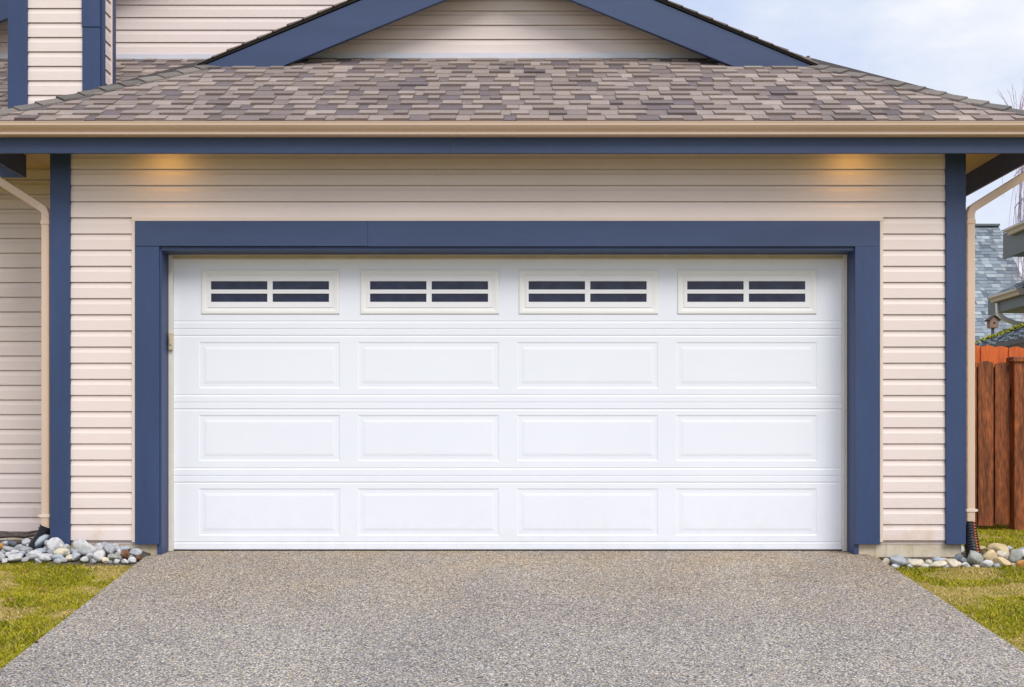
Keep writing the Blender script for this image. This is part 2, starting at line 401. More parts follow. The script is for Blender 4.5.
WIN=[(201.5,339.5),(360.5,499),(519,658),(677.5,816.5)]
WZ=(dz(314),dz(269.8))
for i in range(4):
    zt,zb=joints[i],joints[i+1]
    mb=MB()
    # full-width profile strips at top and bottom
    gd_=.050
    lo=[(zb+.0004,.030),(zb+.0004,.0025),(zb+.004,.0),(zb+gd_-.006,.0),(zb+gd_,.0034),(zb+gd_+.004,.0034),(zb+gd_+.010,.0015)]
    if i==3: lo=[(zb,.03),(zb,.002),(zb+.004,0),(zb+.045,0),(zb+.049,.005),(zb+.053,.005),(zb+.059,.0015)]
    hi=[(zt-gd_-.010,.0015),(zt-gd_-.004,.0034),(zt-gd_,.0034),(zt-gd_+.006,.0),(zt-.004,.0),(zt-.0004,.0025),(zt-.0004,.030)]
    if i==0: hi=[(zt-.03,.0015),(zt,.0015),(zt,.03)]
    for pf in (lo,hi):
        for (z_a,y_a),(z_b,y_b) in zip(pf,pf[1:]):
            mb.face([(DX0,YD+y_a,z_a),(DX1,YD+y_a,z_a),(DX1,YD+y_b,z_b),(DX0,YD+y_b,z_b)])
    za,zc=lo[-1][0],hi[0][0]
    if i==0: pans=[(dx(a)-.001,dx(b_)+.001) for a,b_ in WIN]; pz=(WZ[0]-.001,WZ[1]+.001)
    else: pans=[(dx(a),dx(b_)) for a,b_ in PX]; pz=PZ[i]
    y0=YD+.0015
    mb.face([(DX0,y0,za),(DX1,y0,za),(DX1,y0,pz[0]),(DX0,y0,pz[0])])
    mb.face([(DX0,y0,pz[1]),(DX1,y0,pz[1]),(DX1,y0,zc),(DX0,y0,zc)])
    xsn=[DX0]+[v for p in pans for v in p]+[DX1]
    for k in range(0,len(xsn),2):
        mb.face([(xsn[k],y0,pz[0]),(xsn[k+1],y0,pz[0]),(xsn[k+1],y0,pz[1]),(xsn[k],y0,pz[1])])
    for (a,b_) in pans:
        if i==0: ringpanel(mb,a,b_,pz[0],pz[1],[(0,.0015),(.004,.012)])
        else: ringpanel(mb,a,b_,pz[0],pz[1],[(0,.0015),(.007,.0046),(.014,.0052),(.034,.0050),(.041,.0040),(.052,.0025),(.058,.0023)])
    for xx in (DX0,DX1): mb.face([(xx,YD,zb),(xx,YD+.03,zb),(xx,YD+.03,zt),(xx,YD,zt)])
    mb.build('door_section',M['door'],door,fix=False)
pxs=[(9.5,65.8),(71,127.8)]
for (a,b_) in WIN:
    x0,x1=dx(a),dx(b_); z0,z1=WZ
    w=MB()
    # outer ivory frame, mitred
    i1=.046; 
    rg=[(0,.010),(0,-.004),(.006,-.007),(.020,-.007),(.040,-.003),(i1,-.002),(i1,.010)]
    prev=None
    for ins,dep in rg:
        cur=[(x0+ins,YD+dep,z0+ins),(x1-ins,YD+dep,z0+ins),(x1-ins,YD+dep,z1-ins),(x0+ins,YD+dep,z1-ins)]
        if prev:
            for k in range(4): w.face([prev[k],prev[(k+1)%4],cur[(k+1)%4],cur[k]],0)
        prev=cur
    # white insert with muntins
    gx=[dx(a+9.6),dx(a+66),dx(a+71.2),dx(a+127.6)]; gz=[dz(302),dz(293.6),dz(289.6),dz(281.2)]
    X0,X1,Zb,Zt=x0+i1+.0005,x1-i1-.0005,z0+i1+.0005,z1-i1-.0005
    yf,yb=YD-.006,YD+.011
    for (p,q,r2,s2) in ((X0,Zb,X1,gz[0]),(X0,gz[3],X1,Zt),(X0,gz[0],gx[0],gz[3]),(gx[3],gz[0],X1,gz[3]),(gx[1],gz[0],gx[2],gz[3])):
        w.box((p,yf,q),(r2,yb,s2),1)
    for (p,r2) in ((gx[0],gx[1]),(gx[2],gx[3])): w.box((p,yf+.001,gz[1]),(r2,yb,gz[2]),1)
    w.build('window_frame',[M['winframe'],M['winwhite']],door,fix=True)
    p=MB(); p.box((X0+.01,YD+.0055,Zb+.01),(X1-.01,YD+.0085,Zt-.01)); p.build('window_pane',M['glass'],door)
bk=MB(); bk.box((X_at(169,.14),.128,Z_at(350,.14)),(X_at(173.2,.14),.149,Z_at(333,.14))); bk.box((X_at(170,.14),.120,Z_at(345,.14)),(X_at(172,.14),.128,Z_at(338,.14)))
bk.build('door_bracket',M['bracket'],door,bevel=.003)

# ------------------------------------------------------------------ eaves
YF=-.35; XS=3.61
so=MB()
so.box((-XS,YF+.022,SOF),(XS,.02,SOF+.02)); so.box((XR-.02,.021,SOF),(XS,8.4,SOF+.02)); so.box((-XS,.021,SOF),(XL+.02,.84,SOF+.02))
so.box((-8.0,.402,SOF-.001),(-XS-.001,.87,SOF+.019))
# V grooves of the soffit boards
so.build('soffit',M['soffit'],house)
def fascia(a,b_,m='blue'):
    f=MB(); f.box(a,b_); return f.build('fascia',M[m],house,bevel=.002)
fascia((-XS-.022,YF,FB),(-.42,YF+.022,SOF+.05)); fascia((-.418,YF+.001,FB),(XS+.022,YF+.023,SOF+.05))
fascia((XS,YF+.025,FB),(XS+.022,8.4,SOF+.05)); fascia((-XS-.022,YF+.025,FB),(-XS,.379,SOF+.05))
fascia((-8.1,.38,FB),(-XS+.002,.402,SOF+.05))
# gutters (K profile)
GP0=[(0,.092),(0,0),(.062,0),(.072,.006),(.072,.018),(.058,.025),(.062,.034),(.092,.052),(.104,.066),(.106,.082),(.110,.092),(.104,.096),(.099,.088),(.098,.07),(.088,.056),(.062,.034),(.058,.004),(.004,.004),(.004,.092)]
GP=[(a,z*.86) for a,z in GP0]
ZG=2.8475
def gutter(org,n,u,L):
    g=MB(); o=Vector(org); n=Vector(n)
    poly=[(o.x+n.x*a,o.y+n.y*a,ZG+z) for a,z in GP]
    # faces per profile edge (avoid concave caps on the open trough)
    e=Vector(u)*L; k=len(poly)
    for i in range(k):
        a=Vector(poly[i]); b_=Vector(poly[(i+1)%k]); g.face([a,b_,b_+e,a+e])
    for base in (Vector((0,0,0)),e):
        cap=[Vector(poly[i])+base for i in range(12)]; g.face(cap)
    return g.build('gutter',M['gutter'],house,fix=False)
gutter((-XS-.135,YF-.001,0),(0,-1,0),(1,0,0),2*(XS+.135))
gutter((XS+.023,YF-.0,0),(1,0,0),(0,1,0),8.6); gutter((-XS-.023,YF-.0,0),(-1,0,0),(0,1,0),.72)
gutter((-8.1,.379,0),(0,-1,0),(1,0,0),8.1-XS-.14)
# downspouts
def downspout(sgn,x_wall,zel,zbot,xtop,ytop,ztop):
    xd=x_wall; yd=.045
    path=[(xtop,ytop,ZG+.004),(xtop,ytop,ztop+.03),(xtop-sgn*.03,ytop,ztop)]
    path+=[(xd+sgn*.055,yd,zel+.035),(xd+sgn*.015,yd,zel+.008),(xd,yd,zel-.03),(xd,yd,zbot)]
    g=MB(); g.tube(path,0,seg=4,sq=(.028,.036)); o=g.build('downspout',M['gutter'],house,bevel=.007)
    for zz in (zbot+.10,):
        k=MB(); k.box((xd-.034,yd-.041,zz-.011),(xd+.034,yd+.03,zz+.011)); k.box((xd-.050,yd-.034,zz-.008),(xd-.0345,yd-.02,zz+.008)); k.box((xd+.0345,yd-.034,zz-.008),(xd+.048,yd-.02,zz+.008)); k.build('pipe_strap',M['trimcream'],o,bevel=.002)
    k=MB(); k.box((xd-.032,yd-.040,zel-.105),(xd+.032,yd+.040,zel-.07)); k.build('pipe_coupling',M['gutter'],o,bevel=.006)
    return o
downspout(1,3.263,2.43,.19,3.705,.0,2.69)
downspout(-1,-3.318,2.425,.15,-3.705,.0,2.655)
# recessed soffit lights
def soffit_light(x):
    l=MB(); path=[(x,-.24,SOF-.006),(x,-.24,SOF+.001)]; l.tube(path,[.075,.078],seg=28)
    l.build('soffit_light',M['winwhite'],house)
    e=MB(); e.tube([(x,-.24,SOF-.009),(x,-.24,SOF-.0065)],[.052,.055],seg=24)
    mm,nt,b=nodes('warm lamp lens'); b.inputs['Base Color'].default_value=(.9,.7,.4,1); b.inputs['Emission Color'].default_value=(1,.55,.2,1); b.inputs['Emission Strength'].default_value=2
    e.build('lamp_lens',mm,house)
    ld=bpy.data.lights.new('soffit_lamp','SPOT'); ld.energy=3.4; ld.color=(1,.52,.10); ld.spot_size=math.radians(175); ld.spot_blend=1.0; ld.shadow_soft_size=.05
    lo=bpy.data.objects.new('soffit_lamp',ld); COL.objects.link(lo); lo.location=(x,-.24,SOF-.02); lo.parent=house
    lo.rotation_euler=(math.radians(10),0,0)
soffit_light(X_at(168,0)); soffit_light(X_at(850,0))

# ------------------------------------------------------------------ roofs
ZE=2.955; YE=-.375; XE=3.69; PM=.6
PAL=[(.305,.25,.228),(.285,.232,.212),(.265,.215,.197),(.325,.268,.243),(.25,.202,.187),(.30,.25,.232)]
DARK=[(.165,.135,.138),(.19,.155,.15),(.205,.168,.16),(.145,.12,.128)]
def shingles(mb,org,u,s,L,ul,ur,e=.128,pal=PAL,dark=DARK,pd=.55,base_th=.003,up_th=.017,lens=(.07,.20),seed=1):
    rr=random.Random(seed)
    o=Vector(org); u=Vector(u).normalized(); s=Vector(s).normalized(); n=u.cross(s); 
    if n.z<0: n=-n
    nrow=int(math.ceil(L/e)); a0=min(ul(0),ul(L)); 
    for r in range(nrow):
        s0=r*e; s1=min((r+1)*e+.015,L)
        lo_,hi_=min(ul(s0),ul(s1)),max(ur(s0),ur(s1))
        x=lo_-rr.random()*.2; up=rr.random()<.5
        while x<hi_:
            w=rr.uniform(*lens)*(1.15 if up else .85); x1=x+w
            isd=(rr.random()<pd) if not up else rr.random()<.06
            c=rr.choice(dark if isd else pal); k=rr.uniform(.88,1.12); c=tuple(v*k*1.02 for v in c)
            th=(up_th if up else base_th+.002)*rr.uniform(.85,1.15); sj=rr.uniform(-.001,.001)
            q=[]
            ok=True
            for (sv,tt) in ((s0+sj,th),(s1,.001)):
                l=max(x+.001,ul(sv)); rt=min(x1-.001,ur(sv))
                if rt<=l:
                    if rt<l-.25: ok=False
                    rt=l=min(max((l+rt)/2,ul(sv)),ur(sv)) if ul(sv)<=ur(sv) else (ul(sv)+ur(sv))/2
                q.append((l,rt,sv,tt))
            if ok and (q[0][1]-q[0][0]>.002 or q[1][1]-q[1][0]>.002):
                (l0,r0,sa,ta),(l1,r1,sb,tb)=q
                P=lambda uu,ss,tt:o+u*uu+s*ss+n*tt
                p=[P(l0,sa,-.004),P(r0,sa,-.004),P(r1,sb,-.004),P(l1,sb,-.004),P(l0,sa,ta),P(r0,sa,ta),P(r1,sb,tb),P(l1,sb,tb)]
                mb.hexa(p,0,c)
            x=x1; up=not up
    # underlay deck
    P=lambda uu,ss,tt:o+u*uu+s*ss+n*tt
    mb.face([P(ul(0),0,-.003),P(ur(0),0,-.003),P(ur(L),L,-.003),P(ul(L),L,-.003)],0,(.06,.05,.05))
    return n
T=1.29
ss=math.sqrt(1+PM*PM)
roof=MB()
# front skirt plane: up to the gable wall inside, to T at the hips
def skirt(z):  return XE-min(z/ss,T)
shingles(roof,(0,YE,ZE),(1,0,0),(0,1,PM),(T+.28)*ss,lambda v:-skirt(v),lambda v:skirt(v),seed=3)
# side skirts
shingles(roof,(XE,YE,ZE),(0,1,0),(-1,0,PM),T*ss,lambda v:v/ss,lambda v:8.9,seed=4)
shingles(roof,(-XE,YE,ZE),(0,1,0),(1,0,PM),T*ss,lambda v:v/ss,lambda v:8.9,seed=5)
main_roof=roof.build('roof',M['shingle'],house,fix=False)
# drip edge
de=MB(); de.box((-XE,YE+.002,ZE-.018),(XE,YE+.03,ZE-.005)); de.build('drip_edge',M['gutter'],main_roof)
# hip caps
def caps(p0,p1,w1,w2,mb,e=.17,seed=1,half=.095):
    rr=random.Random(seed); p0=Vector(p0); p1=Vector(p1); d_=(p1-p0); L=d_.length; d_.normalize()
    w1=Vector(w1); w2=Vector(w2)
    w1=(w1-d_*w1.dot(d_)).normalized(); w2=(w2-d_*w2.dot(d_)).normalized()
    n=-(w1+w2).normalized()
    if n.z<0: n=-n
    k=0
    while k*e<L:
        a=k*e; b_=min(a+e*1.28,L+.05); c=rr.choice([(.17,.15,.14),(.195,.172,.155),(.15,.135,.13),(.205,.18,.165)]); kk=rr.uniform(.85,1.12); c=tuple(v*kk for v in c)
        A=p0+d_*a; B=p0+d_*b_; h0=.028+rr.uniform(-.003,.004); h1=.012; tk=.012
        for w in (w1,w2):
            q=[A+w*half+n*(h0-tk-.006),A+n*(h0-tk),B+n*(h1-tk),B+w*half+n*(h1-tk-.006),A+w*half+n*(h0-.006),A+n*h0,B+n*h1,B+w*half+n*(h1-.006)]
            mb.hexa(q,0,c)
        k+=1
for sg in (1,-1):
    hc=MB()
    caps((sg*XE,YE,ZE),(sg*(XE-T),YE+T,ZE+PM*T),(-sg,0,0),(0,1,0),hc,seed=11+sg)
    hc.build('hip_cap',M['shingle'],main_roof,fix=True)
# upper gable
YG=YE+T; ZGB=ZE+PM*T; XG=XE-T+.035; PG=.42; XA=-.035
apexz=ZGB+PG*XG
EDGE=[(.16,.13,.12),(.19,.155,.145),(.13,.11,.105)]
up=MB(); sg_=math.sqrt(1+PG*PG); Lg=XG*sg_
for sg in (1,-1):
    shingles(up,(XA+sg*XG,YG-.035,ZGB+.012),(0,1,0),(-sg,0,PG),Lg,lambda v:0,lambda v:7.9,seed=20+sg,lens=(.12,.3),up_th=.011,base_th=.006,pal=EDGE,dark=DARK)
up.box((XA-.05,YG-.03,apexz+.0),(XA+.05,YG+7.9,apexz+.03),0,(.3,.26,.22))
up.build('gable_roof',M['shingle'],house,fix=False)
# deck under gable roof (thickness at the rake)
dk=MB()
for sg in (1,-1):
    dk.prism([(XA+sg*(XG-.01),YG-.02,ZGB-.004),(XA,YG-.02,apexz-.012),(XA,YG-.02,apexz+.006),(XA+sg*(XG-.0),YG-.02,ZGB+.008)],(0,7.9,0))
dk.build('roof_deck',M['rubber'],house)
RB=.272
for sg in (1,-1):
    rb=MB(); zlow=ZGB-.008
    xin=XG-RB/PG
    rb.prism([(XA+sg*(XG-.02),YG-.012,zlow),(XA,YG-.012,apexz-.028),(XA,YG-.012,apexz-.028-RB),(XA+sg*xin*1.0,YG-.012,zlow)],(0,.04,0))
    rb.build('rake_board',M['blue'],house,bevel=.002)
YW=1.17
gw=MB(); zg0=ZE+PM*(YW-YE)+.0
siding(gw,(XA,YW,0),(1,0,0),(0,-1,0),zg0+.03,apexz,lambda z:-(XG-.02-(z-ZGB)/PG),lambda z:(XG-.02-(z-ZGB)/PG))
gw.prism([(XA-XG+.02,YW+.003,ZGB),(XA+XG-.02,YW+.003,ZGB),(XA,YW+.003,apexz-.01)],(0,.08,0))
gw.build('gable_wall',M['siding'],house,fix=False)
fs=MB(); fs.box((-XG+.3,YW-.028,zg0-.02),(XG-.3,YW-.002,zg0+.030)); fs.build('flashing',M['flash'],house)
# wing roof on the left
PW=.622
wr=MB(); sw=math.sqrt(1+PW*PW)
shingles(wr,(0,.33,ZE),(1,0,0),(0,1,PW),2.18*sw,lambda v:-8.2,lambda v:-XE-.02+min(v/sw,3.0),seed=31)
wr.build('roof',M['shingle'],house,fix=False)
# upper storey wall with gable
YU=2.5; zu0=ZE+PW*(YU-.33)
ax,az=-2.0,6.0
uw=MB()
hl=lambda z: max(-6.0, ax-(az-.1-z)/PG); hr=lambda z: min(1.6, ax+(az-.1-z)/PG)
siding(uw,(0,YU,0),(1,0,0),(0,-1,0),zu0+.03,az-.1,hl,hr)
uw.box((-6.0,YU+.01,3.2),(1.4,YU+.1,4.2)); uw.prism([(-5.9,YU+.01,4.2),(1.4,YU+.01,4.2),(ax,YU+.01,az-.1)],(0,.09,0))
uw.build('upper_wall',M['siding'],house,fix=False)
fs=MB(); fs.box((-6.4,YU-.03,zu0-.03),(-1.2,YU-.002,zu0+.030)); fs.build('flashing',M['flash'],house)
yr=2.2
for sg in (1,-1):
    ex=ax+sg*4.2
    zr_=Z_at(21,yr)+.28+PG*(X_at(0,yr)-(ax-4.2))*-1
    rb=MB()
    za_=zr_; zt_=zr_+PG*4.2
    rb.prism([(ex,yr,za_),(ax,yr,zt_),(ax,yr,zt_-.28),(ex,yr,za_-.28)],(0,.04,0)); rb.build('rake_board',M['blue'],house)
    rf=MB(); shingles(rf,(ex,yr-.04,za_+.01),(0,1,0),(-sg,0,PG),4.2*sg_,lambda v:0,lambda v:6.2,seed=40+sg); 
    rf.prism([(ex,yr-.03,za_-.012),(ax,yr-.03,zt_-.012),(ax,yr-.03,zt_+.005),(ex,yr-.03,za_+.005)],(0,6.2,0),0,(.05,.05,.05))
    rf.build('upper_roof',M['shingle'],house,fix=False)
# chimney chase
CX0,CX1,CY0,CY1=X_at(10,.98),X_at(101,.98),.98,1.27
ch=MB()
siding(ch,(0,CY0,0),(1,0,0),(0,-1,0),2.95,5.6,cst(CX0+.01),cst(CX1-.01))
siding(ch,(CX1,0,0),(0,1,0),(1,0,0),2.95,5.6,cst(CY0+.01),cst(CY1-.01))
ch.box((CX0+.005,CY0+.003,2.9),(CX1-.003,CY1,5.6))
chase=ch.build('chimney_chase',M['siding'],house,fix=False)
c=MB(); c.box((CX0-.004,CY0-.036,2.9),(CX0+.150,CY0-.003,5.6)); c.box((CX0-.004,CY0-.0025,2.9),(CX0+.02,CY0+.1,5.6)); c.build('corner_board',M['bluev'],chase,bevel=.003)
c=MB(); zj=Z_at(28.5,CY0)
c.box((CX1-.136,CY0-.036,2.9),(CX1+.002,CY0-.003,zj-.004)); c.box((CX1-.140,CY0-.040,zj),(CX1+.002,CY0-.003,5.6)); c.box((CX1-.018,CY0-.0025,2.9),(CX1+.020,CY0+.05,5.6)); c.build('corner_board',M['bluev'],chase,bevel=.003)
c=MB(); c.box((CX1+.001,CY1-.085,2.9),(CX1+.022,CY1+.005,5.6)); c.build('corner_board',M['bluev'],chase,bevel=.002)
c=MB(); c.box((CX1+.001,CY1-.105,2.9),(CX1+.024,CY1-.0855,5.6)); c.build('corner_channel',M['trimcream'],chase)
c=MB(); c.box((CX0-.06,CY0-.09,5.6),(CX1+.06,CY1+.06,5.66)); c.build('chimney_cap',M['flash'],chase)

# ------------------------------------------------------------------ drain hoses
def hose(name,path,r,label,stripe=False):
    P=[Vector(p) for p in path]
    # resample
    pts=[]; 
    L=sum((b_-a).length for a,b_ in zip(P,P[1:])); nseg=int(L/.005)
    def at(t):
        t*=L
        for a,b_ in zip(P,P[1:]):
            l=(b_-a).length
            if t<=l: return a.lerp(b_,t/l)
            t-=l
        return P[-1]
    pts=[at(k/nseg) for k in range(nseg+1)]
    for _ in range(10): pts=[pts[0]]+[(pts[k-1]+pts[k]*2+pts[k+1])/4 for k in range(1,len(pts)-1)]+[pts[-1]]
    rad=[r*(1.0 if (k//2)%2==0 else .87) for k in range(len(pts))]
    g=MB(); g.tube(pts,rad,seg=24,mfun=(lambda k,j:1 if (stripe and j in STR and (k//2)%2==0) else 0))
    o=g.build(name,[M['blackpipe'],M['stripe']])
    tag(o,label,'drain hose','corrugated drain hoses at the foot of the downspouts'); return o
STR=(4,)
hose('drain_hose',[(3.257,.040,.20),(3.256,.01,.10),(3.258,-.03,.0),(3.262,-.08,-.13)],.052,'black corrugated drain hose with orange stripe below the right downspout',True)
hose('drain_hose',[(-3.318,.045,.17),(-3.345,.035,.10),(-3.395,.015,.02),(-3.43,.0,-.06)],.052,'black corrugated drain hose bending left below the left downspout')

# ------------------------------------------------------------------ stones
COLS={'white':(.54,.54,.56),'cream':(.60,.54,.43),'pale grey':(.40,.415,.44),'blue-grey':(.36,.405,.47),'dark grey':(.13,.15,.18),'grey-green':(.33,.34,.31),
      'tan':(.60,.47,.28),'brown':(.17,.08,.045),'orange':(.46,.23,.07),'speckled grey':(.34,.35,.38)}
stone_m={}
for k,cc in COLS.items():
    m,nt,b=nodes('stone '+k); v=coords(nt)
    ob=N(nt,'ShaderNodeObjectInfo'); ad=N(nt,'ShaderNodeVectorMath',operation='ADD'); nt.links.new(v,ad.inputs[0]); 
    ms=N(nt,'ShaderNodeMath',operation='MULTIPLY'); ms.inputs[1].default_value=37.0; nt.links.new(ob.outputs['Random'],ms.inputs[0]); nt.links.new(ms.outputs[0],ad.inputs[1])
    n1=N(nt,'ShaderNodeTexNoise',Scale=22.0,Detail=7.0,Roughness=.7); nt.links.new(ad.outputs[0],n1.inputs['Vector'])
    hv=.5 if k in('speckled grey','brown') else .68
    c=ramp(nt,n1.outputs[0],[(.34,sc(cc,hv)),(.5,cc),(.68,sc(cc,1.18))])
    n2=N(nt,'ShaderNodeTexNoise',Scale=9.0,Detail=3.0); nt.links.new(ad.outputs[0],n2.inputs['Vector'])
    c=mix(nt,ramp(nt,n2.outputs[0],[(.58,(0,0,0)),(.70,(.55,.55,.55))]),c,(.42,.33,.18) if k in('cream','tan','white') else (.24,.29,.08) if k=='grey-green' else (.5,.5,.52))
    nt.links.new(c,b.inputs['Base Color']); b.inputs['Roughness'].default_value=.8; b.inputs['Specular IOR Level'].default_value=.25
    n3=N(nt,'ShaderNodeTexNoise',Scale=130.0,Detail=4.0); nt.links.new(ad.outputs[0],n3.inputs['Vector'])
    bp=N(nt,'ShaderNodeBump',Strength=.5,Distance=.003); nt.links.new(n3.outputs[0],bp.inputs['Height']); nt.links.new(bp.outputs[0],b.inputs['Normal'])
    stone_m[k]=m
import bmesh
def stone_mesh(a,b_,h,seed,ang=1.0):
    bm=bmesh.new(); bmesh.ops.create_icosphere(bm,subdivisions=3,radius=1)
    rr=random.Random(seed); off=Vector((rr.random()*50,rr.random()*50,rr.random()*50))
    cuts=[(Vector((rr.gauss(0,1),rr.gauss(0,1),rr.gauss(0,.8))).normalized(),rr.uniform(.52,.82)) for _ in range(int(8*ang))]
    for v in bm.verts:
        p=v.co.copy()
        for n_,d_ in cuts:
            k=p.dot(n_)-d_
            if k>0: p-=n_*k*.95
        p*=1+.16*noise.noise(p*1.3+off)+.05*noise.noise(p*4+off)
        v.co=Vector((p.x*a,p.y*b_,p.z*h))
    for f in bm.faces: f.smooth=True
    me=bpy.data.meshes.new('river_stone'); bm.to_mesh(me); bm.free(); return me
# px, py centre, width, height (pixels), colour, tilt
LEFT=[(1.5,546.5,9,7,'orange'),(5,543,7,5,'blue-grey'),(12,543.5,10,5,'dark grey'),(28,542.5,12,9,'pale grey'),(41,543.5,22,8.5,'blue-grey',50),
(55.5,544.5,18,13,'white'),(8.5,549,17,6,'pale grey'),(20,547.5,10,6,'pale grey'),(27,549.5,14,8,'speckled grey'),(1,556.5,9,10,'pale grey'),(9,554.5,8,5,'white'),
(16.5,557.5,21,7,'white'),(34,556,17,10,'white'),(42.5,551,15,5,'blue-grey'),(47,557.5,16,8,'white'),(56.5,557,13,7,'blue-grey'),(61,552.5,19,9,'cream'),
(70,557.5,11,7,'cream'),(66.5,548,7,7,'pale grey'),(82.5,547.5,29,15,'white'),(98.5,548,10,11,'white'),(76,557,10,8,'blue-grey'),(84,559.5,8,6,'white'),
(91,556.5,11,8,'pale grey'),(99.8,556,15,10,'white'),(105,560.5,9,6,'cream'),(109,550.5,14,12,'speckled grey'),(114,557,12,9,'grey-green'),(125,549.5,12,8,'blue-grey'),
(126,555,11,9,'brown'),(135,552.8,13,9,'pale grey'),(138,557.5,8,5,'brown'),(132,560.5,8,7,'white'),(126,561.5,9,5,'white'),(119,556,9,8,'grey-green'),
(-8,552,14,8,'white'),(-20,548,15,9,'pale grey'),(-14,558,16,8,'cream'),(118,549,9,7,'pale grey'),(52,551,9,6,'pale grey'),(88,553.5,8,6,'pale grey'),(73,552,8,6,'speckled grey'),
(3,551.5,8,5,'speckled grey'),(22,553,8,5,'blue-grey'),(24,559.5,9,5,'pale grey'),(63,560,9,5,'pale grey'),(110,561.5,7,4,'blue-grey'),
(47,549,8,6,'white'),(58,561,8,5,'white'),(68,552.5,8,6,'white'),(77,552,9,6,'pale grey'),(92,551,8,6,'white'),(94,561,8,5,'pale grey'),(102,552,8,6,'cream'),(104,545.5,9,6,'pale grey'),
(115,545.5,8,6,'white'),(117,561.5,7,5,'white'),(132,556.5,7,5,'blue-grey'),(120,551.5,8,6,'white'),(38,561,9,5,'pale grey'),(30,545,8,5,'white'),(15,552.5,9,6,'white'),(5,561,8,5,'white'),(48,543,8,6,'pale grey'),(62,546,8,6,'white')]
RIGHT=[(886.5,562.5,8,8,'white'),(898,561,21,11,'speckled grey'),(895.5,567,11,6,'white'),(908,560,7,6,'grey-green'),(918,563,19,8,'cream'),(937.5,560,16,5,'blue-grey'),
(937,564.5,19,6,'cream'),(951,563.5,15,9,'cream'),(959,549,10,8,'white'),(959.5,558.5,12,9,'dark grey'),(956.5,564.5,9,6,'cream'),(966,565.5,10,6,'white'),
(975,557.5,14,18,'grey-green',8),(989,556,17,13,'tan'),(997,549.5,26,11,'tan'),(1002,555.5,13,10,'cream'),(986,563.5,13,9,'white'),(1002,562.5,19,10,'tan'),(997,566,11,7,'pale grey'),
(1014.5,556,15,14,'grey-green'),(1021,564,15,11,'orange'),(1023,554,12,9,'white'),(1023,550,11,5,'pale grey'),(981,548.5,9,6,'tan'),(1014,566.5,10,6,'tan'),
(927,566,9,5,'white'),(910,566,9,5,'pale grey'),(945,566.5,9,5,'white'),(971,551,9,8,'blue-grey'),(1036,560,18,12,'tan'),(1038,551,16,8,'pale grey'),(1052,562,16,9,'white'),(903,567,8,4,'cream'),(976,566.5,8,4,'cream'),(1008,549,9,6,'pale grey'),(903,561.5,8,6,'white'),(911,562.5,9,6,'white'),(928,562,10,6,'cream'),(944,560.5,9,5,'white'),(948,567,9,4,'white'),(964,561,8,6,'pale grey'),(992,563,8,6,'tan'),(1008,557,9,7,'tan'),(920,567,9,4,'speckled grey')]
ORD=['first','second','third','fourth','fifth','sixth','seventh','eighth','ninth','tenth','eleventh','twelfth']
def place(lst,side):
    names={}
    for it in sorted(lst,key=lambda q:q[0]):
        names.setdefault(it[4],[]).append(it)
    for i,it in enumerate(lst):
        px,py,w,h,colr=it[:5]; tilt=it[5] if len(it)>5 else R.uniform(-12,12)
        base=py+h/2
        if side=='L':
            y=-.06-(base-547)*.20/19
            if px<48: y=.03-(base-547)*.28/19
        else:
            k=(base-445)/F; dd=(.755+.045+SL*8.5)/(SL+k); y=dd+CY
            if y>0: y=min(.45,(.80/k)+CY)
            if px<954: y=min(y,-.09-(base-563)*.01)
            y=max(-.33,y)
        y+=R.uniform(-.01,.01)
        D=y-CY; x=X_at(px,y); z=Z_at(py,y)
        a=w*D/F/2*1.08; hh=h*D/F/2*1.12; bb=min(max(a,hh)*R.uniform(.75,.95),.085)
        if px>-30 and px<1080:
            if side=='L' and px>52: bb=min(bb,.05); y=min(y,-.03-bb) 
            if side=='R' and px<954: y=min(y,-.01-bb*.6)
            x=X_at(px,y); z=Z_at(py,y)
        me=stone_mesh(a,bb,hh,100+i+(500 if side=='R' else 0))
        me.materials.append(stone_m[colr])
        o=bpy.data.objects.new('river_stone',me); COL.objects.link(o); o.location=(x,y,z)
        o.rotation_euler=(0,-math.radians(tilt),R.uniform(-.25,.25))
        k=names[colr].index(it)
        n_=len(names[colr])
        where='left of the driveway' if side=='L' else 'right of the driveway'
        if side=='L' and len(it)>5: lab='long slanting blue-grey slate stone leaning on the left drain hose'
        elif side=='R' and len(it)>5: lab='tall grey-green mossy stone standing against the orange-striped drain hose'
        elif w>=28: lab='largest white river stone at the wall, left of the garage door'
        elif n_==1: lab=f'only {colr} river stone in the bed {where}'
        else: lab=f'{ORD[k] if k<12 else str(k+1)+"th"} {colr} river stone from the left in the bed {where}'
        tag(o,lab,'stone','river stones '+('left' if side=='L' else 'right')+' of the driveway')
place(LEFT,'L'); place(RIGHT,'R')

# ------------------------------------------------------------------ dry stalks and leaves
stk=[((-3.95,.45,.105),(-3.42,.33,.085),.010,'upper dry stalk lying behind the stones under the left wall'),((-4.0,.38,.06),(-3.44,.28,.10),.013,'middle dry stalk rising right under the left wall'),
((-4.02,.40,.125),(-3.5,.34,.06),.008,'thin dry stalk sloping down right under the left wall'),((-4.05,.30,.045),(-3.55,.25,.05),.012,'lowest dry stalk lying flat under the left wall'),
((-3.9,.5,.08),(-3.36,.4,.12),.008,'rearmost thin dry stalk beside the left drain hose')]
for a,b_,r,l in stk:
    g=MB(); a=Vector(a); b_=Vector(b_); pts=[]
    for k in range(9):
        p=a.lerp(b_,k/8); p+=Vector((0,R.uniform(-.006,.006),R.uniform(-.006,.006))); pts.append(p)
    g.tube(pts,[r*1.5*(1-.5*k/8) for k in range(9)],seg=7); tag(g.build('dry_stalk',M['stalk'],smooth=True),l,'dry stalk','dry stalks under the left wall')
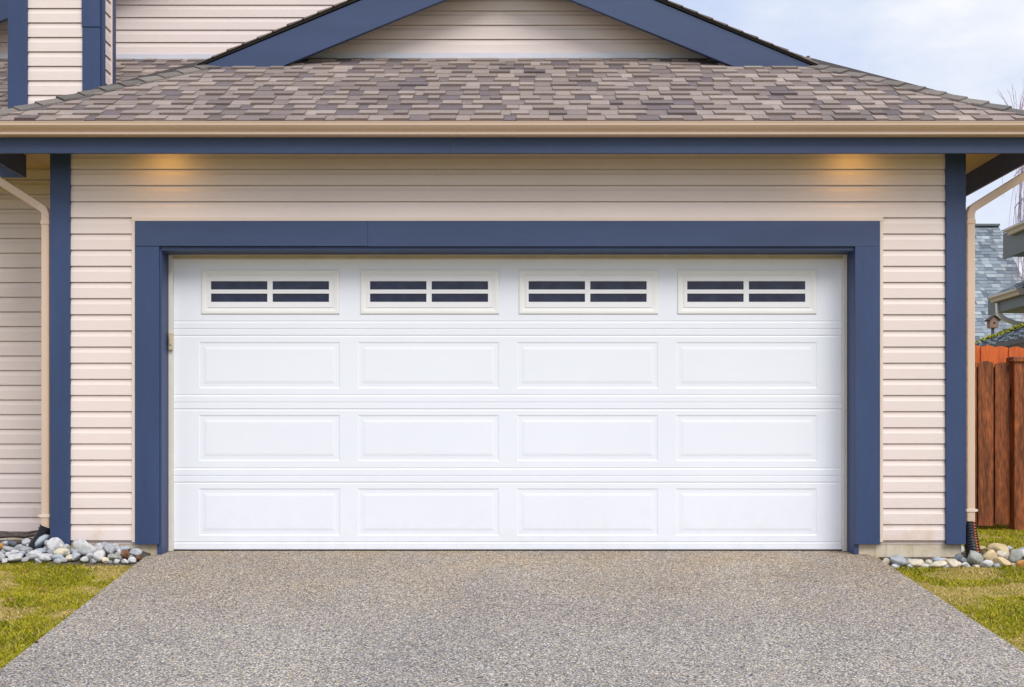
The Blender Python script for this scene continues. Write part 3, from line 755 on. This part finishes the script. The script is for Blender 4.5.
def leaf(px,py,size,label,cat='leaf',name='fallen_leaf',lift=.028,mat='leaf'):
    k=(py-445)/F; dd=(CZ+.045-lift+SL*8.5)/(SL+k); y=dd+CY; x=X_at(px,y); z=zlawn(y)+lift
    g=MB(); n=10; top=[]
    a0=R.random()*6.28
    for j in range(n):
        th=2*math.pi*j/n; r=size*(.6+.4*abs(math.cos(th)))*R.uniform(.8,1.1); top.append(Vector((x+r*math.cos(th+a0)*1.2,y+r*math.sin(th+a0),z+R.uniform(-.004,.008))))
    c=Vector((x,y,z+.002))
    for j in range(n):
        g.face([c,top[j],top[(j+1)%n]]); g.face([c-Vector((0,0,.0015)),top[(j+1)%n]-Vector((0,0,.0015)),top[j]-Vector((0,0,.0015))])
    tag(g.build(name,M[mat],fix=False),label,cat,'fallen leaves on the left lawn' if mat=='leaf' and px<400 else None)
leaf(43,588.5,.022,'orange-brown dead leaf on the lawn in front of the slate stone')
leaf(11,599,.020,'pale brown dead leaf near the left edge of the lawn')
leaf(36,642,.016,'dark brown dead leaf at the driveway edge of the left lawn')
leaf(22,571,.013,'small brown dead leaf just below the left stone bed')
leaf(506,685,.010,'tiny dark dead leaf lying on the middle of the driveway','leaf',lift=.030,mat='stalk')

# ------------------------------------------------------------------ grass
def grass(name,regions,label):
    V=[];Fc=[];C=[]
    for (x0,x1,y0,y1,dens,test,hmul) in regions:
        n=int((x1-x0)*(y1-y0)*dens)
        X=rng.uniform(x0,x1,n); Y=rng.uniform(y0,y1,n)
        for x,y in zip(X,Y):
            if not test(x,y): continue
            nn=noise.noise(Vector((x*2.1,y*2.1,3)))+.5*noise.noise(Vector((x*6,y*6,9)))
            n2=noise.noise(Vector((x*3.3+40,y*3.3,1)))
            z=zlawn(y)-.003
            tp=max(1-((x-px_)/ax_)**2-((y-py_)/ay_)**2 for px_,py_,ax_,ay_ in PATCH)
            nn+=max(0,tp)*1.2
            tan=1 if nn+.25*R.random()>.27 else 0
            if tan and R.random()<.25: continue
            h=R.uniform(.009,.024)*(1+.7*n2)*hmul*(.6 if tan else 1); w=R.uniform(.0016,.0032)
            th=R.random()*6.283; cx,cy_=math.cos(th)*w,math.sin(th)*w
            lean=R.uniform(.5,1.8)*h; lt=R.random()*6.283; lx,ly=math.cos(lt)*lean,math.sin(lt)*lean
            i=len(V)
            V+= [(x-cx,y-cy_,z),(x+cx,y+cy_,z),(x+cx*.7+lx*.4,y+cy_*.7+ly*.4,z+h*.65),(x-cx*.7+lx*.4,y-cy_*.7+ly*.4,z+h*.65),(x+lx,y+ly,z+h)]
            Fc+=[(i,i+1,i+2,i+3),(i+3,i+2,i+4)]
            q=R.random()
            if tan: c=(.62,.46,.22) if q<.6 else (.44,.36,.10)
            elif q<.36+.9*n2*.5: c=(.19,.225,.007)
            elif q<.80: c=(.40,.355,.012)
            elif q<.93: c=(.52,.42,.035)
            else: c=(.52,.40,.20)
            k=R.uniform(.75,1.2); c=(c[0]*k,c[1]*k,c[2]*k,1.0)
            C+=[c]*7
    me=bpy.data.meshes.new(name); me.from_pydata(V,[],Fc); at=me.color_attributes.new('tint','FLOAT_COLOR','CORNER')
    at.data.foreach_set('color',np.array(C,dtype=np.float32).ravel()); me.materials.append(M['grass'])
    o=bpy.data.objects.new(name,me); COL.objects.link(o); tag(o,label,'grass',kind='stuff')
PATCH=[(-2.78,-.33,.20,.12),(2.95,-.62,.28,.16),(3.20,-1.05,.45,.22),(-3.35,-.9,.3,.2),(-2.9,-.28,.1,.06)]
wav=lambda x:.03*math.sin(x*7)+.02*math.sin(x*17)
grass('grass',[(-3.75,-2.40,-3.1,-.14,17000,lambda x,y:x<dl(y)-.004+.008*math.sin(y*23) and y<-.17+wav(x)*.6,1),(-6,-3.75,-3.1,-.25,2500,lambda x,y:True,1.1)],'short yellow-green lawn grass left of the driveway')
grass('grass',[(2.56,3.75,-3.0,-.22,17000,lambda x,y:x>dr(y)+.006+.006*math.sin(y*19) and y<-.29+wav(x)*.6,1),(3.75,6,-3.0,-.3,2500,lambda x,y:True,1.1)],'short yellow-green lawn grass right of the driveway')
grass('grass',[(3.3,5.8,.44,3.6,5500,lambda x,y:True,1.3)],'green grass in front of the red-brown fence')

# ------------------------------------------------------------------ fences
def plank(mb,x0,x1,y,z0,z1,arc,t=.02,m=0):
    n=8; poly=[(x0,y,z0),(x1,y,z0)]
    for k in range(n+1):
        u=1-k/n; poly.append((x0+(x1-x0)*u,y,z1-arc*(2*u-1)**2*1.0))
    mb.prism(poly,(0,t,0),m)
fy=2.7
fence=empty('brown_fence',(5.0,fy,0),'dark red-brown stained wooden fence with capped post beside the house','fence')
def fx(px): return X_at(px,fy)
x=3.45; k=0
edges=[(fx(962),fx(976.6)),(fx(978.3),fx(993.2)),(fx(995.3),fx(1009.6))]
e0=edges[0][0]
while e0>3.4: edges.insert(0,(e0-.157,e0-.015)); e0-=.157
xx=fx(1027)
for q in range(6): edges.append((xx+q*.157,xx+q*.157+.142))
for (a,b_) in edges:
    p=MB(); plank(p,a,b_,fy+R.uniform(-.004,.004),R.uniform(.0,.02),Z_at(361.5,fy)+R.uniform(-.008,.008),.018); p.build('plank',M['wood'],fence)
p=MB(); p.box((fx(1011.3),fy-.07,-.08),(fx(1026.3),fy+.06,Z_at(362,fy-.07))); p.build('fence_post',M['wood'],fence,bevel=.004)
p=MB(); p.box((fx(1009.3),fy-.09,Z_at(362,fy-.07)+.001),(fx(1028.5),fy+.08,Z_at(356.5,fy-.07))); p.build('post_cap',M['wood'],fence,bevel=.006)
for (a0,b0),(a1,b1) in zip(edges,edges[1:]):
    if a1-b0<.03:
        p=MB(); p.box((b0-.015,fy+.0265,.02),(a1+.015,fy+.038,Z_at(361.5,fy)-.05)); p.build('gap_backing',M['wood'],fence)  # strips added behind the plank gaps to keep them dark
for zz in (.25,1.2):
    p=MB(); p.box((3.4,fy+.039,zz),(fx(1024)+1.0,fy+.078,zz+.09)); p.build('fence_rail',M['wood'],fence)
oy=3.5
of=empty('orange_fence',(5.0,oy,0),'bright orange wooden fence with scalloped top behind the brown fence','fence')
ox=4.0
while ox<6.6:
    zz=Z_at(345.5,oy)-.10*max(0,(ox+.07-5.02))**1.1-.01*math.cos(ox*9)
    p=MB(); plank(p,ox,ox+.136,oy+(.018 if int(ox*7)%2 else 0),.02,zz+R.uniform(-.006,.006),.02); p.build('plank',M['woodorange'],of); ox+=.140
for zz in (.3,1.3):
    p=MB(); p.box((4.0,oy+.042,zz),(6.6,oy+.08,zz+.09)); p.build('fence_rail',M['woodorange'],of)

# ------------------------------------------------------------------ neighbours
GP_PAL=[(.22,.255,.295),(.27,.31,.35),(.18,.215,.255),(.31,.35,.385),(.205,.24,.28)]; GP_D=[(.12,.145,.185),(.15,.175,.215)]
def wallbox(a,b_,mat,parent,name='wall'):
    w=MB(); w.box(a,b_); return w.build(name,M[mat],parent)
# far big roof
nh=empty('neighbour_house',(11,26,0),'distant house with a large steep blue-grey shingle roof','house')
y1,z1_=Z_at,0
ya=34.3-8.5; yb=36-8.5; xr_=14.62; za_=Z_at(278,ya); zb_=Z_at(226,yb); sl=(zb_-za_)/(yb-ya)
yl=ya-4.2; zl=za_-4.2*sl
g=MB(); q=math.sqrt(1+sl*sl); shingles(g,(6.5,yl,zl),(1,0,0),(0,1,sl),(yb-yl)*q,lambda v:0,lambda v:xr_-6.5,e=.15,pal=GP_PAL,dark=GP_D,seed=51,lens=(.1,.32),up_th=.014,base_th=.006,pd=.4)
shingles(g,(6.5,2*yb-yl,zl),(1,0,0),(0,-1,sl),(yb-yl)*q,lambda v:0,lambda v:xr_-6.5,e=.6,pal=GP_PAL,dark=GP_D,seed=52,lens=(.5,1.5))
g.box((6.5,yb-.12,zb_-.01),(xr_,yb+.12,zb_+.05),0,(.14,.17,.19)); g.build('roof',M['shingle'],nh,fix=False)
w=MB(); w.prism([(xr_-.4,yl+.3,0),(xr_-.4,2*yb-yl-.3,0),(xr_-.4,2*yb-yl-.3,zl+.2),(xr_-.4,yb,zb_-.2),(xr_-.4,yl+.3,zl+.2)],(-7.4,0,0)); w.build('wall',M['greywall'],nh)
w=MB(); 
for (pa,pb) in (((yl,zl),(yb,zb_)),((2*yb-yl,zl),(yb,zb_))):
    w.prism([(xr_-.02,pa[0],pa[1]-.02),(xr_-.02,pb[0],pb[1]-.02),(xr_-.02,pb[0],pb[1]-.22),(xr_-.02,pa[0],pa[1]-.22)],(-.04,0,0))
w.build('rake_board',M['greyfascia'],nh)
# near neighbour with two eaves along the depth
n2=empty('neighbour_house',(10,8,0),'grey neighbouring house whose guttered eaves show beside the right downspout','house')
def eave(xe,zt,yfar,ynear,fh,xw,gfar,pitch,depth,seed):
    rf=MB(); L=depth*math.sqrt(1+pitch*pitch)
    shingles(rf,(xe-.02,ynear,zt+.02),(0,1,0),(1,0,pitch),L,lambda v:0,lambda v:yfar-ynear,pal=GP_PAL,dark=GP_D,seed=seed,lens=(.15,.4))
    rf.prism([(xe-.01,ynear,zt-.01),(xe+depth,ynear,zt+depth*pitch-.01),(xe+depth,ynear,zt+depth*pitch+.012),(xe-.01,ynear,zt+.012)],(0,yfar-ynear,0),0,(.07,.08,.09))
    ro=rf.build('roof',M['shingle'],n2,fix=False)
    f=MB(); f.box((xe,ynear,zt-fh),(xe+.03,yfar,zt-.012)); f.prism([(xe+.031,yfar-.03,zt-fh),(xe+depth,yfar-.03,zt+depth*pitch-fh),(xe+depth,yfar-.03,zt+depth*pitch-.014),(xe+.031,yfar-.03,zt-.014)],(0,.03,0)); f.build('fascia',M['greyfascia'],n2)
    s_=MB(); s_.box((xe+.031,ynear,zt-fh+.03),(xw+.1,yfar-.031,zt-fh+.05)); s_.build('soffit',M['greyfascia'],n2)
    gt=MB(); poly=[(xe-.001,ynear,zt-.10),(xe-.07,ynear,zt-.10),(xe-.085,ynear,zt-.06),(xe-.12,ynear,zt-.03),(xe-.12,ynear,zt+.0),(xe-.001,ynear,zt-.0)]
    gt.prism(poly,(0,gfar-ynear,0)); gt.build('gutter',M['palegutter'],n2)
ax_=X_at(1003,9.8); eave(ax_,Z_at(233,9.8),9.8,4.0,.40,ax_+.75,9.45,.5,4.0,61)
wallbox((ax_+.75,4.0,-.1),(ax_+8,9.0,Z_at(233,9.8)-.2),'greywall',n2)
bx_=X_at(988,11.3); eave(bx_,Z_at(299,11.3),11.3,9.9,.27,bx_+.95,11.0,.45,3.2,62)
wallbox((bx_+.95,9.01,-.1),(bx_+7,10.6,Z_at(299,11.3)-.15),'greywall',n2)
# white downspout of the lower eave
yp=10.9
dsp=MB(); dsp.tube([(X_at(998,yp),yp,Z_at(303,yp)),(X_at(998.5,yp),yp,Z_at(312,yp)),(X_at(1002,yp),yp,Z_at(318,yp)),(X_at(1014,yp),yp,Z_at(323,yp)),(X_at(1030,yp),yp,Z_at(325,yp)),(bx_+.93,yp,Z_at(326,yp))],0,seg=4,sq=(.035,.03)); dsp.build('downspout',M['whitepipe'],n2)
# small shed behind orange fence
shd=empty('garden_shed',(6.6,5,0),'small pale blue shed with mossy grey roof behind the orange fence','shed')
y0s,y1s=3.75,6.0; xe=X_at(985,5.0); ze=Z_at(346,5.0); pt=.36; dp=1.5
rf=MB(); shingles(rf,(xe,y0s,ze),(0,1,0),(1,0,pt),dp*math.sqrt(1+pt*pt),lambda v:0,lambda v:y1s-y0s,pal=[(.16,.20,.24),(.20,.24,.28)],dark=[(.09,.11,.14)],seed=71,e=.12)
rf.prism([(xe,y0s,ze-.015),(xe+dp,y0s,ze+dp*pt-.015),(xe+dp,y0s,ze+dp*pt+.004),(xe,y0s,ze+.004)],(0,y1s-y0s,0),0,(.07,.08,.09))
sroof=rf.build('roof',M['shingle'],shd,fix=False)
wallbox((xe+.12,y0s+.12,-.1),(xe+dp,y1s-.12,ze-.0),'palewall',shd)
w=MB(); w.box((xe-.012,y0s,ze-.05),(xe-.0005,y1s,ze+.002)); w.build('fascia',M['greyfascia'],shd)
mo=MB(); rr=random.Random(3)
for _ in range(420):
    t_=rr.random()**.8; x_=xe+dp*t_*.95; y_=y1s-.02-abs(rr.gauss(0,.05)); z_=ze+(x_-xe)*pt+.01; r=rr.uniform(.010,.026)
    cc=rr.choice([(.42,.40,.03),(.30,.33,.03),(.5,.45,.06),(.2,.24,.03)])
    p=[Vector((x_+rr.gauss(0,r),y_+rr.gauss(0,r),z_+rr.uniform(0,r*2.2))) for _ in range(4)]
    for tri in ((0,1,2),(0,1,3),(0,2,3),(1,2,3)): mo.face([p[j] for j in tri],0,cc)
mo_=mo.build('moss',M['moss'],shd); mo_['kind']='stuff'
# birdhouse on a pole
yb_=6.6; bx0,bx1=X_at(988.5,yb_),X_at(997,yb_); bz0,bz1=Z_at(328,yb_),Z_at(320,yb_); bm_=(bx0+bx1)/2; pk=Z_at(316,yb_)
bh=empty('birdhouse',(bm_,yb_,0),'small brown wooden birdhouse on a pole above the mossy shed roof','birdhouse')
w=MB(); w.prism([(bx0,yb_-.05,bz0),(bx1,yb_-.05,bz0),(bx1,yb_-.05,bz1),(bm_,yb_-.05,pk-.01),(bx0,yb_-.05,bz1)],(0,.1,0)); w.build('body',surf('birdhouse wood',(.30,.20,.15),.8,.2,20),bh)
w=MB()
for sg,xx in ((-1,bx0),(1,bx1)):
    w.prism([(xx+sg*.02,yb_-.07,bz1-.015),(bm_,yb_-.07,pk),(bm_,yb_-.07,pk+.014),(xx+sg*.025,yb_-.07,bz1)],(0,.14,0))
w.build('roof',surf('birdhouse roof',(.07,.05,.045),.8,.2,20),bh)
w=MB(); w.tube([(bm_,yb_-.052,(bz0+bz1)/2+.01),(bm_,yb_-.0505,(bz0+bz1)/2+.01)],.014,seg=12); w.build('entrance_hole',M['rubber'],bh)
w=MB(); w.tube([(bm_,yb_,-.1),(bm_,yb_,bz0)],.02,seg=8); w.build('pole',M['greyfascia'],bh)

# ------------------------------------------------------------------ bare weeping tree
ty=17.5
tr=empty('weeping_birch',(11.9,ty,0),'bare weeping birch with pinkish hanging twigs behind the neighbouring roofs','tree')
tk=MB(); tk.tube([(12.3,ty,-.1),(12.32,ty,2),(12.2,ty,4),(12.1,ty,5.8),(11.7,ty,7.0),(11.35,ty,8.0)],[.16,.14,.11,.08,.05,.02],seg=9); tk.build('trunk',M['bark'],tr,smooth=True)
cr=MB(); rr=random.Random(12)
for k in range(34):
    h0=rr.uniform(4.5,7.2); th=rr.random()*6.283; L=rr.uniform(.4,1.05)
    p0=Vector((11.95-(h0-2)*.05,ty,h0)); pts=[]
    for j in range(8):
        u=j/7; pts.append(p0+Vector((math.cos(th)*L*u,math.sin(th)*L*u,1.0*math.sin(u*2.6)*.55)))
    cr.tube(pts,[.022*(1-.7*j/7)+.003 for j in range(8)],seg=4,cap=False)
    for q in range(22):
        u=rr.uniform(.25,1); i_=min(6,int(u*7)); b0=pts[i_].lerp(pts[i_+1],u*7-i_); ln=rr.uniform(.8,2.9)
        tp=[]; dx_,dy_=rr.gauss(0,.12),rr.gauss(0,.12)
        for j in range(7):
            v_=j/6; tp.append(b0+Vector((dx_*math.sin(v_*2)+rr.gauss(0,.012),dy_*math.sin(v_*2)+rr.gauss(0,.012),.06*math.sin(v_*3)-ln*v_)))
        cr.tube(tp,[.0065*(1-.5*j/6) for j in range(7)],seg=3,cap=False)
for k in range(16):
    x0=rr.uniform(-.25,.25); tp=[]; tx=rr.gauss(0,.28)
    for j in range(7):
        v_=j/6; tp.append(Vector((11.40-.35*min(1,v_*3)+x0*.3+tx*v_*v_+rr.gauss(0,.01),ty+rr.gauss(0,.02),7.0+v_*rr.uniform(1.3,1.75))))
    cr.tube(tp,[.014*(1-.75*j/6) for j in range(7)],seg=3,cap=False)
cr.build('crown',M['twig'],tr,fix=False)

# ------------------------------------------------------------------ world, sun, camera
w=bpy.data.worlds.new('World'); scene.world=w; w.use_nodes=True; nt=w.node_tree; nt.nodes.clear()
out=nt.nodes.new('ShaderNodeOutputWorld'); bg=nt.nodes.new('ShaderNodeBackground'); nt.links.new(bg.outputs[0],out.inputs[0])
EL,AZ=math.radians(48),math.radians(27)   # AZ: sun to the right of the camera axis, behind the camera
sky=nt.nodes.new('ShaderNodeTexSky'); sky.sky_type='NISHITA'; sky.sun_disc=False; sky.sun_elevation=EL; sky.sun_rotation=math.pi-AZ; sky.air_density=1.0; sky.dust_density=1.5
tc=nt.nodes.new('ShaderNodeTexCoord'); mp=nt.nodes.new('ShaderNodeMapping'); mp.inputs['Scale'].default_value=(1,1,2.2); nt.links.new(tc.outputs['Generated'],mp.inputs[0])
n1=N(nt,'ShaderNodeTexNoise',Scale=3.2,Detail=7.0,Roughness=.55); nt.links.new(mp.outputs[0],n1.inputs['Vector'])
cl=ramp(nt,n1.outputs[0],[(.36,(.66,.76,1.0)),(.50,(.86,.91,1.02)),(.60,(1.04,1.04,1.05))])
clv=mix(nt,1.0,cl,(9.4,9.4,9.4),'MULTIPLY')
fac=ramp(nt,n1.outputs[0],[(.25,(.88,.88,.88)),(.6,(.98,.98,.98))])
c=mix(nt,fac,sky.outputs[0],clv)
nt.links.new(c,bg.inputs[0]); bg.inputs[1].default_value=.1
sd=bpy.data.lights.new('sun','SUN'); sd.energy=2.5; sd.angle=math.radians(32); sd.color=(1,.96,.90)
so_=bpy.data.objects.new('sun',sd); COL.objects.link(so_)
dirv=Vector((math.sin(AZ)*math.cos(EL),-math.cos(AZ)*math.cos(EL),math.sin(EL)))
so_.rotation_euler=dirv.to_track_quat('Z','Y').to_euler(); so_.location=(0,-10,20)
cam=bpy.data.cameras.new('camera'); co=bpy.data.objects.new('camera',cam); COL.objects.link(co); scene.camera=co
co.location=(0,CY,CZ); co.rotation_euler=(math.pi/2,0,0)
cam.sensor_width=36; cam.sensor_fit='HORIZONTAL'; cam.lens=F/1024*36; cam.shift_y=(HY-343.5)/1024; cam.clip_end=1000; cam.clip_start=.05
vs=scene.view_settings; vs.view_transform='Standard'; vs.look='None'; vs.exposure=.08; vs.gamma=1
scene.cycles.max_bounces=6; scene.cycles.use_denoising=True
